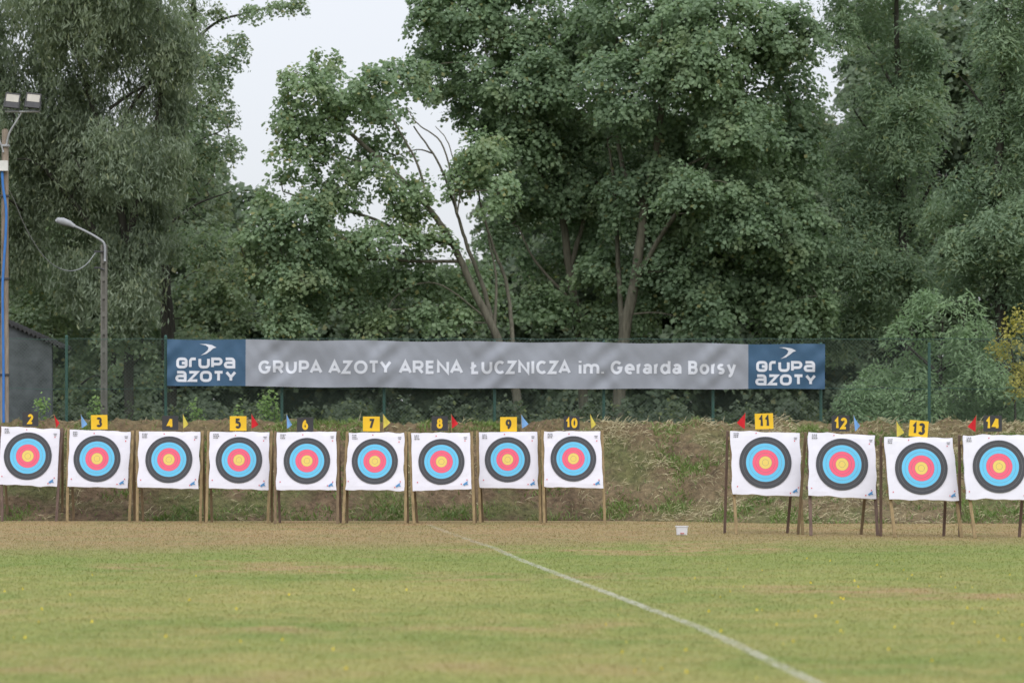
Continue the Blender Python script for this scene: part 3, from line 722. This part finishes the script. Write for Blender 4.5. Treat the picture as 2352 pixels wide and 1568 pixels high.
m_sb = surf('sign_dark', (0.045, 0.045, 0.05), 0.5, 0.1, 5)
m_fr = surf('flag_red', (0.60, 0.02, 0.03), 0.8, 0.2, 8); m_fb = surf('flag_blue', (0.20, 0.40, 0.72), 0.8, 0.2, 8); m_fy = surf('flag_yellow', (0.65, 0.55, 0.10), 0.8, 0.2, 8)
m_pin = surf('red_pin', (0.6, 0.05, 0.08), 0.5, 0.1, 5); m_emb = surf('emblem_blue', (0.08, 0.25, 0.5), 0.5, 0.1, 5)

TILT = math.tan(math.radians(9))
TG = [
 (2, (3, 979), (137, 985), (131, 1117), (-4, 1112), (64, 1047, 55), (70, 962, 0), (130, 'r', -4), 1197, (5, 129), 'dark'),
 (3, (160, 986), (300, 991), (293, 1120), (155, 1117), (223, 1053, 54), (228, 969, -1), (189, 'b', -2), 1198, (154, 297), 'wood'),
 (4, (319, 990), (460, 991), (456, 1122), (316, 1118), (388, 1055, 54), (391, 971, 0), (422, 'y', -1), 1200, (315, 460), 'wood'),
 (5, (482, 991), (619, 992), (617, 1125), (480, 1120), (549, 1056, 53.5), (547, 972, 0), (578, 'r', 0), 1201, (474, 615), 'wood'),
 (6, (636, 992), (773, 991), (773, 1125), (635, 1124), (705, 1058, 53.5), (701, 975, 0), (660, 'b', -1), 1203, (632, 775), 'brown'),
 (7, (801, 993), (928, 993), (928, 1126), (793, 1124), (861, 1059, 53), (853, 973, 0), (880, 'y', 0), 1203, (788, 931), 'wood'),
 (8, (944, 994), (1079, 993), (1083, 1122), (948, 1127), (1014, 1060, 53), (1010, 972, 0), (1038, 'r', -1), 1203, (951, 1089), 'wood'),
 (9, (1100, 992), (1234, 991), (1237, 1122), (1102, 1119), (1166, 1055, 52.5), (1168, 974, 0), (1200, 'b', -2), 1201, (1103, 1241), 'wood'),
 (10, (1250, 990), (1379, 990), (1386, 1121), (1250, 1117), (1317, 1053, 52.5), (1313, 971, 0), (1359, 'y', -2), 1202, (1250, 1389), 'wood'),
 (11, (1677, 989), (1837, 994), (1840, 1139), (1683, 1134), (1758, 1062, 60), (1755, 967, -2), (1710, 'R', 1), 1227, (1692, 1844), 'mix'),
 (12, (1857, 992), (2010, 999), (2013, 1145), (1857, 1137), (1934, 1066, 60), (1931, 972, 0), (1965, 'b', -3), 1230, (1863, 2016), 'dark'),
 (13, (2031, 1003), (2188, 1005), (2203, 1149), (2043, 1146), (2116, 1075, 60.5), (2110, 984, 5), (2060, 'y', -1), 1234, (2056, 2209), 'mix'),
 (14, (2212, 999), (2370, 998), (2375, 1147), (2219, 1145), (2295, 1071, 61), (2280, 972, 0), (2241, 'R', 1), 1236, (2240, 2385), 'mix'),
]
WORDS = {2: 'two', 3: 'three', 4: 'four', 5: 'five', 6: 'six', 7: 'seven', 8: 'eight', 9: 'nine', 10: 'ten', 11: 'eleven', 12: 'twelve', 13: 'thirteen', 14: 'fourteen'}
FC = {'r': (m_fr, 'red'), 'R': (m_fr, 'red'), 'b': (m_fb, 'blue'), 'y': (m_fy, 'yellow')}
for ti, (num, TL, TR, BR, BL, face, sign, flag, yb, legs, wood) in enumerate(TG):
    Y0 = F*H/(yb-YH); R = random.Random(num)
    def Q(px, py, off=0.0):
        kk = (YH-py)/F; yb0 = Y0-off
        z = (H+kk*yb0)/(1-kk*TILT); yy = yb0+z*TILT
        return Vector(((px-CX)/F*yy, yy, z))
    base = Vector((((BL[0]+BR[0])/2-CX)/F*Y0, Y0, 0))
    sc = 'yellow' if num % 2 else 'black'
    T = empty('archery_target', base, f"white archery target numbered {WORDS[num]} with {sc} sign and {FC[flag[1]][1]} flag", 'archery target', 'archery targets in a row')
    N = 14; G = Geo(); vs = []
    tl, tr, br, bl = (Q(*TL), Q(*TR), Q(*BR), Q(*BL))
    nrm = (tr-tl).cross(tl-bl).normalized()
    if nrm.y > 0: nrm = -nrm
    for j in range(N+1):
        for i in range(N+1):
            u = i/N; v = j/N
            p_ = (bl*(1-u)+br*u)*(1-v)+(tl*(1-u)+tr*u)*v
            e = min(u, 1-u, v, 1-v)
            ww = mn.noise((u*5+num*3, v*5, num))*0.007+mn.noise((u*14+num*3, v*9, num))*0.003
            if e == 0: p_ = p_+Vector((mn.noise((v*4, num, 1)), 0, mn.noise((u*5, num, 6))))*0.028
            vs.append(p_+nrm*(ww if e > 0 else -0.005))
    ft = [(j*(N+1)+i, j*(N+1)+i+1, (j+1)*(N+1)+i+1, (j+1)*(N+1)+i) for j in range(N) for i in range(N)]
    G.add(vs, ft, 0)
    ring = [i for i in range(N+1)]+[j*(N+1)+N for j in range(1, N+1)]+[N*(N+1)+i for i in range(N-1, -1, -1)]+[j*(N+1) for j in range(N-1, 0, -1)]
    rv = [vs[i] for i in ring]; cen = (tl+tr+br+bl)/4
    rb = [q-nrm*0.16+(cen-q)*0.02 for q in rv]; m = len(rv)
    G.add(rv+rb, [((i+1) % m, i, m+i, m+(i+1) % m) for i in range(m)], 0)
    G.add(rb, [tuple(reversed(range(m)))], 1)
    board = obj('target_board', G.mesh(), parent=T, mats=[m_white, m_side])
    fc = Q(face[0], face[1]); U = (tr-tl+br-bl).normalized(); Vv = nrm.cross(U).normalized()
    if Vv.z < 0: Vv = -Vv
    fc = fc+nrm*0.013; rr = Q(face[0]+face[2], face[1]).x-Q(face[0], face[1]).x
    st = rr/8; G = Geo()
    mats = [0, 0, 1, 1, 2, 2, 3, 3]
    seq = []
    for i in range(8):
        a, b = i*st, (i+1)*st; lw = 0.0045
        seq.append((a, b-lw, mats[i])); seq.append((b-lw, b, 4 if i != 7 else 3))
    K = 56; vv = []
    for a_, r_, m_ in seq:
        for k_ in range(K):
            t = 2*math.pi*k_/K; vv.append(fc+(U*math.cos(t)+Vv*math.sin(t))*r_)
    vv.append(fc); ci = len(vv)-1
    G.v = [tuple(q) for q in vv]
    for k_ in range(K): G.f.append((ci, k_, (k_+1) % K)); G.m.append(0)
    for i in range(1, len(seq)):
        for k_ in range(K):
            G.f.append(((i-1)*K+k_, i*K+k_, i*K+(k_+1) % K, (i-1)*K+(k_+1) % K)); G.m.append(seq[i][2])
    obj('target_face', G.mesh(), parent=board, top=T, mats=[m_yel, m_red, m_blue, m_blk, m_ln])
    G = Geo(); off = nrm*0.014
    def rect(px, py, wx, wy, mi):
        c0 = Q(px, py)+off; hw = wx/2/F*Y0; hh = wy/2/F*Y0
        G.add([c0-U*hw-Vv*hh, c0+U*hw-Vv*hh, c0+U*hw+Vv*hh, c0-U*hw+Vv*hh], [(0, 1, 2, 3)], mi)
    for r_ in range(3):
        xx = TL[0]+8
        while xx < TL[0]+18:
            ww_ = R.uniform(1.5, 4); rect(xx+ww_/2, TL[1]+6+r_*4, ww_, 2.2, 1); xx += ww_+1.2
    for r_ in range(2): rect(TR[0]-10, TR[1]+11+r_*3.5, 8-r_*2, 1.4, 1)
    for px_, py_ in ((TL[0]+58, TL[1]+7), (TR[0]-11, TR[1]+20), (BL[0]+9, BL[1]-18), (BR[0]-22, BR[1]-9), (BR[0]-9, BR[1]-20)):
        rect(px_+R.uniform(-3, 3), py_+R.uniform(-2, 2), 2.4, 2.4, 0)
    bxp, byp = BR[0]-13, BR[1]-13
    pts_ = [(-7, 3), (-2, -1), (5, -5), (3, 0), (6, 4), (0, 3), (-3, 6)]
    G.add([Q(bxp+a, byp+b)+off for a, b in pts_], [tuple(reversed(range(7)))], 2)
    obj('printed_marks', G.mesh(), parent=board, top=T, mats=[m_pin, m_ln, m_emb])
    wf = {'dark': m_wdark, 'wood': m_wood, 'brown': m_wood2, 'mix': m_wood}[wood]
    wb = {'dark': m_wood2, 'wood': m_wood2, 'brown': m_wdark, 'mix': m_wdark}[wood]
    right = num >= 11
    sgn = (-1, 1)
    for side in (0, 1):
        topc = (tl, tr)[side]; lx_ = (legs[side]-CX)/F*Y0
        G = Geo(); lwid = 0.055
        tp = topc+Vector((sgn[side]*0.035, 0.10, 0.02))
        if right: tp = topc+Vector((-sgn[side]*0.02, 0.22, -0.15))
        G.plank((lx_, Y0+0.02, 0), tp, lwid, 0.05)
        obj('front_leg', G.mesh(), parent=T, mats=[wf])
        G = Geo()
        bxk = lx_+(-0.17 if right else sgn[side]*-0.045) if side == 0 else lx_+(-0.22 if right else 0.03)
        if num == 2 and side == 0: bxk = lx_
        tk = topc+Vector((sgn[side]*0.03 if not right else (-0.03 if side == 0 else -0.05), 0.25, 0.0))
        yk = Y0+0.75
        G.plank((bxk, yk, max(0, berm_z(bxk, yk)-0.03)), tk, 0.05, 0.04)
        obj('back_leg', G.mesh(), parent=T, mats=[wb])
    for zf in (0.12, 0.88):
        a = bl*(1-zf)+tl*zf; b = br*(1-zf)+tr*zf; G = Geo()
        G.plank(a+Vector((-0.03, 0.19, 0)), b+Vector((0.03, 0.19, 0)), 0.06, 0.04)
        obj('crossbar', G.mesh(), parent=T, mats=[wf])
    sw, sh = (0.345, 0.30) if num < 10 else (0.335, 0.285)
    if num % 2 == 0: sw -= 0.01
    Ys = Y0+0.16*2.0+0.05
    c0 = P(sign[0], sign[1], Ys); rot = Matrix.Rotation(math.radians(sign[2]), 4, 'Y'); M = Matrix.Translation(c0) @ rot
    G = Geo(); G.box((-sw/2, -0.006, -sh/2), (sw/2, 0.006, sh/2), 0, M)
    plate = obj('number_sign', G.mesh(), parent=T, mats=[m_sy if num % 2 else m_sb])
    dh = 0.21; V = []; Fc = []
    for si, (v2, f2) in enumerate(number_strokes(str(num), dh, 0.046)):
        o = len(V); V += [tuple(M @ Vector((a, -0.010-0.0015*si, b))) for a, b in v2]; Fc += [tuple(i+o for i in t) for t in f2]
    obj('number', (V, Fc), parent=plate, top=T, mats=[m_sb if num % 2 else m_sy])
    ztb = Q(sign[0], TL[1]+8).z
    for dx in (-0.1, 0.1):
        G = Geo(); G.plank((c0.x+dx, Ys+0.02, ztb-0.06), (c0.x+dx, Ys+0.02, c0.z), 0.025, 0.014)
        obj('sign_stake', G.mesh(), parent=plate, top=T, mats=[m_wood])
    fx, fcol, lean = flag; Yg = Ys-0.04; mirror = -1 if fcol == 'R' else 1
    ytop = 950 if num < 11 else sign[1]-20
    a = P(fx, TL[1]+12, Yg); b = P(fx+lean*1.6, ytop, Yg)
    G = Geo(); G.tube([a, b], 0.007, 6)
    stick = obj('flag_stick', G.mesh(), parent=T, mats=[m_wood])
    d = (b-a).normalized(); n_ = 8; vv = []; fl = 0.30; tipx = 0.095+0.05*R.random(); tipz = -0.17-0.06*R.random()
    if num in (9, 14, 11): tipx = 0.15
    for i in range(n_+1):
        t = i/n_; wv = 0.02*math.sin(t*6+num)
        vv += [b+Vector((mirror*t**1.2*tipx, -0.012+wv, t*tipz)), b-d*fl*(1-t)+Vector((mirror*t**0.8*tipx, -0.012+wv*0.7, t*(tipz-0.01)))]
    G = Geo(); G.add(vv, [(2*i, 2*i+1, 2*i+3, 2*i+2) for i in range(n_)])
    obj('flag_cloth', G.mesh(), parent=stick, top=T, mats=[FC[fcol][0]], smooth=True)

# ------------------------------------------------------------ plastic tub
m_tub = surf('white_plastic', (0.66, 0.66, 0.69), 0.4, 0.06, 8); m_tubin = surf('red_cloth', (0.5, 0.22, 0.2), 0.7, 0.3, 10)
Yc = F*H/(1228-YH); cx = (1566-CX)/F*Yc
T = empty('plastic_tub', (cx, Yc, 0), 'small white plastic tub standing on the grass', 'tub')
G = Geo()
def ringrect(w, d, z, r=0.025):
    o = []
    for (sx, sy, a0) in ((1, 1, 0), (-1, 1, 90), (-1, -1, 180), (1, -1, 270)):
        for k_ in range(4):
            a = math.radians(a0+k_*30); o.append((cx+sx*(w/2-r)+r*math.cos(a), Yc+sy*(d/2-r)+r*math.sin(a), z))
    return o
rings = [ringrect(0.19, 0.12, 0.003), ringrect(0.215, 0.15, 0.15), ringrect(0.235, 0.17, 0.152), ringrect(0.235, 0.17, 0.165), ringrect(0.212, 0.147, 0.165), ringrect(0.185, 0.115, 0.01)]
vv = sum(rings, []); G.add(vv, [(i*16+k_, i*16+(k_+1) % 16, (i+1)*16+(k_+1) % 16, (i+1)*16+k_) for i in range(5) for k_ in range(16)]+[tuple(reversed(range(16))), tuple(80+k_ for k_ in range(16))])
obj('tub_shell', G.mesh(), parent=T, mats=[m_tub])
G = Geo(); G.box((cx-0.03, Yc-0.0705-0.008, 0.02), (cx+0.04, Yc-0.066, 0.045)); obj('tub_sticker', G.mesh(), parent=T, mats=[m_tubin])

# ------------------------------------------------------------ floodlight pole
m_pole = surf('weathered_pole', (0.22, 0.18, 0.14), 0.85, 0.35, 5, 0.2, 0.5, 20, (4, 4, 0.6))
m_galv = surf('galvanised_steel', (0.30, 0.31, 0.32), 0.5, 0.15, 8, 0.4)
m_dk = surf('dark_aluminium', (0.06, 0.06, 0.065), 0.5, 0.2, 8); m_glass = surf('lamp_glass', (0.38, 0.36, 0.31), 0.25, 0.15, 6, 0.5)
m_cab = surf('blue_hose', (0.04, 0.17, 0.48), 0.5, 0.15, 6); m_box = surf('pale_junction_box', (0.6, 0.6, 0.58), 0.5, 0.1, 6)
YP = 75.0; zb = 1.9
T = empty('floodlight_pole', (P(12, 0, YP).x, YP, zb), 'wooden pole with two floodlights and a blue cable', 'floodlight pole')
G = Geo(); G.tube([tuple(P(12, 296, YP)), tuple(P(12, 300, YP)), tuple(P(11, 600, YP)), (P(10, 0, YP).x, YP, zb)], [0.04, 0.075, 0.085, 0.1], 12)
obj('pole_shaft', G.mesh(), parent=T, mats=[m_pole], smooth=True)
G = Geo(); G.tube(smooth_path([P(14, 335, YP-.1), P(22, 305, YP-.12), P(38, 278, YP-.12), P(50, 258, YP-.12)], 5), 0.022, 8)
G.tube([P(12, 257, YP-.12), P(92, 257, YP-.12)], 0.02, 8)
G.tube(smooth_path([P(8, 350, YP-.1), P(-2, 320, YP-.12), P(-12, 300, YP-.12)], 5), 0.02, 8)
G.tube([P(2, 335, YP-.09), P(22, 335, YP-.09)], 0.03, 8)
obj('lamp_arm', G.mesh(), parent=T, mats=[m_galv], smooth=True)
for px in (28, 76):
    c0 = P(px, 231, YP-.2); M = Matrix.Translation(c0) @ Matrix.Rotation(math.radians(6), 4, 'Y') @ Matrix.Rotation(math.radians(-14), 4, 'X')
    G = Geo(); G.box((-0.165, 0, -0.17), (0.165, 0.05, 0.17), 0, M)
    for i in range(9): G.box((-0.15+i*0.0345, 0.05, -0.13), (-0.138+i*0.0345, 0.085, 0.13), 0, M)
    G.box((-0.165, -0.02, -0.17), (0.165, 0, -0.145), 0, M); G.box((-0.165, -0.02, 0.145), (0.165, 0, 0.17), 0, M)
    G.box((-0.165, -0.02, -0.145), (-0.145, 0, 0.145), 0, M); G.box((0.145, -0.02, -0.145), (0.165, 0, 0.145), 0, M)
    G.tube([M @ Vector((-0.18, 0.03, 0)), M @ Vector((-0.18, 0.03, -0.22)), M @ Vector((0.18, 0.03, -0.22)), M @ Vector((0.18, 0.03, 0))], 0.012, 6)
    fl = obj('floodlight', G.mesh(), parent=T, mats=[m_dk])
    G = Geo(); G.box((-0.143, -0.008, -0.03), (0.143, -0.002, 0.143), 0, M); G.box((-0.143, -0.006, -0.143), (0.143, -0.002, -0.032), 1, M)
    obj('lamp_glass', G.mesh(), parent=fl, top=T, mats=[m_glass, m_dk])
G = Geo(); a = P(9, 381, YP-0.14); G.box((a.x-0.09, a.y-0.05, a.z-0.11), (a.x+0.09, a.y+0.05, a.z+0.11)); G.box((a.x-0.095, a.y-0.06, a.z-0.115), (a.x+0.095, a.y-0.0502, a.z+0.115))
obj('junction_box', G.mesh(), parent=T, mats=[m_box])
G = Geo(); G.tube(smooth_path([P(px, py, YP-0.13) for px, py in ((5, 394), (7, 430), (14, 480), (13, 540), (9, 600), (6, 660), (7, 760), (8, 860), (8, 940), (9, 985))], 5), 0.030, 8)
obj('blue_cable', G.mesh(), parent=T, mats=[m_cab], smooth=True)
for py in (450, 640, 860):
    G = Geo(); a = P(10, py, YP); G.tube([a-Vector((0, 0, .02)), a+Vector((0, 0, .02))], 0.12, 12)
    obj('cable_clamp', G.mesh(), parent=T, mats=[m_dk])

# ------------------------------------------------------------ street lamp
m_conc = surf('pole_concrete', (0.16, 0.155, 0.135), 0.9, 0.2, 4, 0.2, 0.4, 20)
YL = 84.0; lx0 = P(239, 0, YL).x
T = empty('street_lamp', (lx0, YL, 0), 'slender concrete street lamp with curved steel arm', 'street lamp')
G = Geo(); zt = P(0, 562, YL).z
G.box((lx0-0.08, YL-0.07, 0), (lx0-0.03, YL+0.07, zt)); G.box((lx0+0.03, YL-0.07, 0), (lx0+0.08, YL+0.07, zt)); G.box((lx0-0.03, YL-0.03, 0), (lx0+0.03, YL+0.03, zt-0.003))
zz = 0.3
while zz < zt-0.2: G.box((lx0-0.03, YL-0.067, zz), (lx0+0.03, YL-0.03, zz+0.12)); zz += 0.45
obj('concrete_pole', G.mesh(), parent=T, mats=[m_conc])
G = Geo(); G.tube(smooth_path([P(241, 600, YL-.1), P(240, 562, YL-.1), P(226, 548, YL-.1), P(200, 533, YL-.1), P(170, 519, YL-.1), P(150, 512, YL-.1)], 5), 0.030, 10)
obj('lamp_arm', G.mesh(), parent=T, mats=[m_galv], smooth=True)
G = Geo(); hp = [(172, 520), (160, 514), (145, 509), (132, 506), (128, 508)]; hr = [0.04, 0.08, 0.10, 0.07, 0.03]
G.tube([P(a, b, YL-.1) for a, b in hp], hr, 12)
obj('lamp_head', G.mesh(), parent=T, mats=[m_galv], smooth=True)
G = Geo(); G.tube([P(216, 615, YL-.1), P(228, 615, YL-.1), P(240, 620, YL-.1)], 0.02, 6)
obj('cable_bracket', G.mesh(), parent=T, mats=[m_dk])
G = Geo(); G.tube([P(216, 578, YL-.1), P(240, 578, YL-.1)], 0.02, 6)
obj('cable_bracket', G.mesh(), parent=T, mats=[m_dk])
cpx = [(14, 425), (30, 455), (60, 525), (95, 582), (130, 613), (165, 622), (195, 610), (220, 580)]
G = Geo(); G.tube(smooth_path([P(a, b, YP+(YL-YP)*i/7) for i, (a, b) in enumerate(cpx)], 5), 0.010, 6)
obj('overhead_cable', G.mesh(), mats=[m_galv], label='grey cable sagging between the pole and street lamp', category='cable')

# ------------------------------------------------------------ shed
m_wall = surf('shed_grey_wall', (0.085, 0.095, 0.10), 0.85, 0.45, 2.5, 0.2, 0.6, 12); m_roof = surf('shed_roof_sheet', (0.045, 0.045, 0.045), 0.85, 0.3, 3, 0.1)
YS = 82.0; xa = P(-260, 0, YS).x; xb = P(119, 0, YS).x; SD = 1.3
T = empty('shed', ((xa+xb)/2, YS, 0), 'low grey shed with dark corrugated sloping roof', 'shed')
def rz(x): return P(0, 795, YS).z+(P(147, 0, YS).x-x)*(57/128)
G = Geo()
G.add([(xa, YS, 0), (xb, YS, 0), (xb, YS, rz(xb)-0.05), (xa, YS, rz(xa)-0.05), (xa, YS+SD, 0), (xb-0.15, YS+SD, 0), (xb-0.15, YS+SD, rz(xb)-0.05), (xa, YS+SD, rz(xa)-0.05)], [(0, 1, 2, 3), (1, 5, 6, 2), (5, 4, 7, 6), (4, 0, 3, 7)])
obj('shed_wall', G.mesh(), parent=T, mats=[m_wall])
G = Geo(); vs = []; nC = 260; xe = P(145, 0, YS).x; fs = []
for i in range(nC+1):
    xx = xa-0.3+(xe-xa+0.3)*i/nC; b = 0.03*math.sin(i*1.05)
    vs += [(xx, YS-0.12, rz(xx)+b), (xx, YS-0.12, rz(xx)+b-0.07), (xx, YS+SD+.1, rz(xx)+b), (xx, YS+SD+.1, rz(xx)+b-0.07)]
for i in range(nC):
    a = i*4; fs += [(a, a+1, a+5, a+4), (a, a+4, a+6, a+2), (a+1, a+3, a+7, a+5), (a+2, a+6, a+7, a+3)]
fs += [(nC*4, nC*4+1, nC*4+3, nC*4+2)]
G.add(vs, fs)
roof = obj('shed_roof', G.mesh(), parent=T, mats=[m_roof])
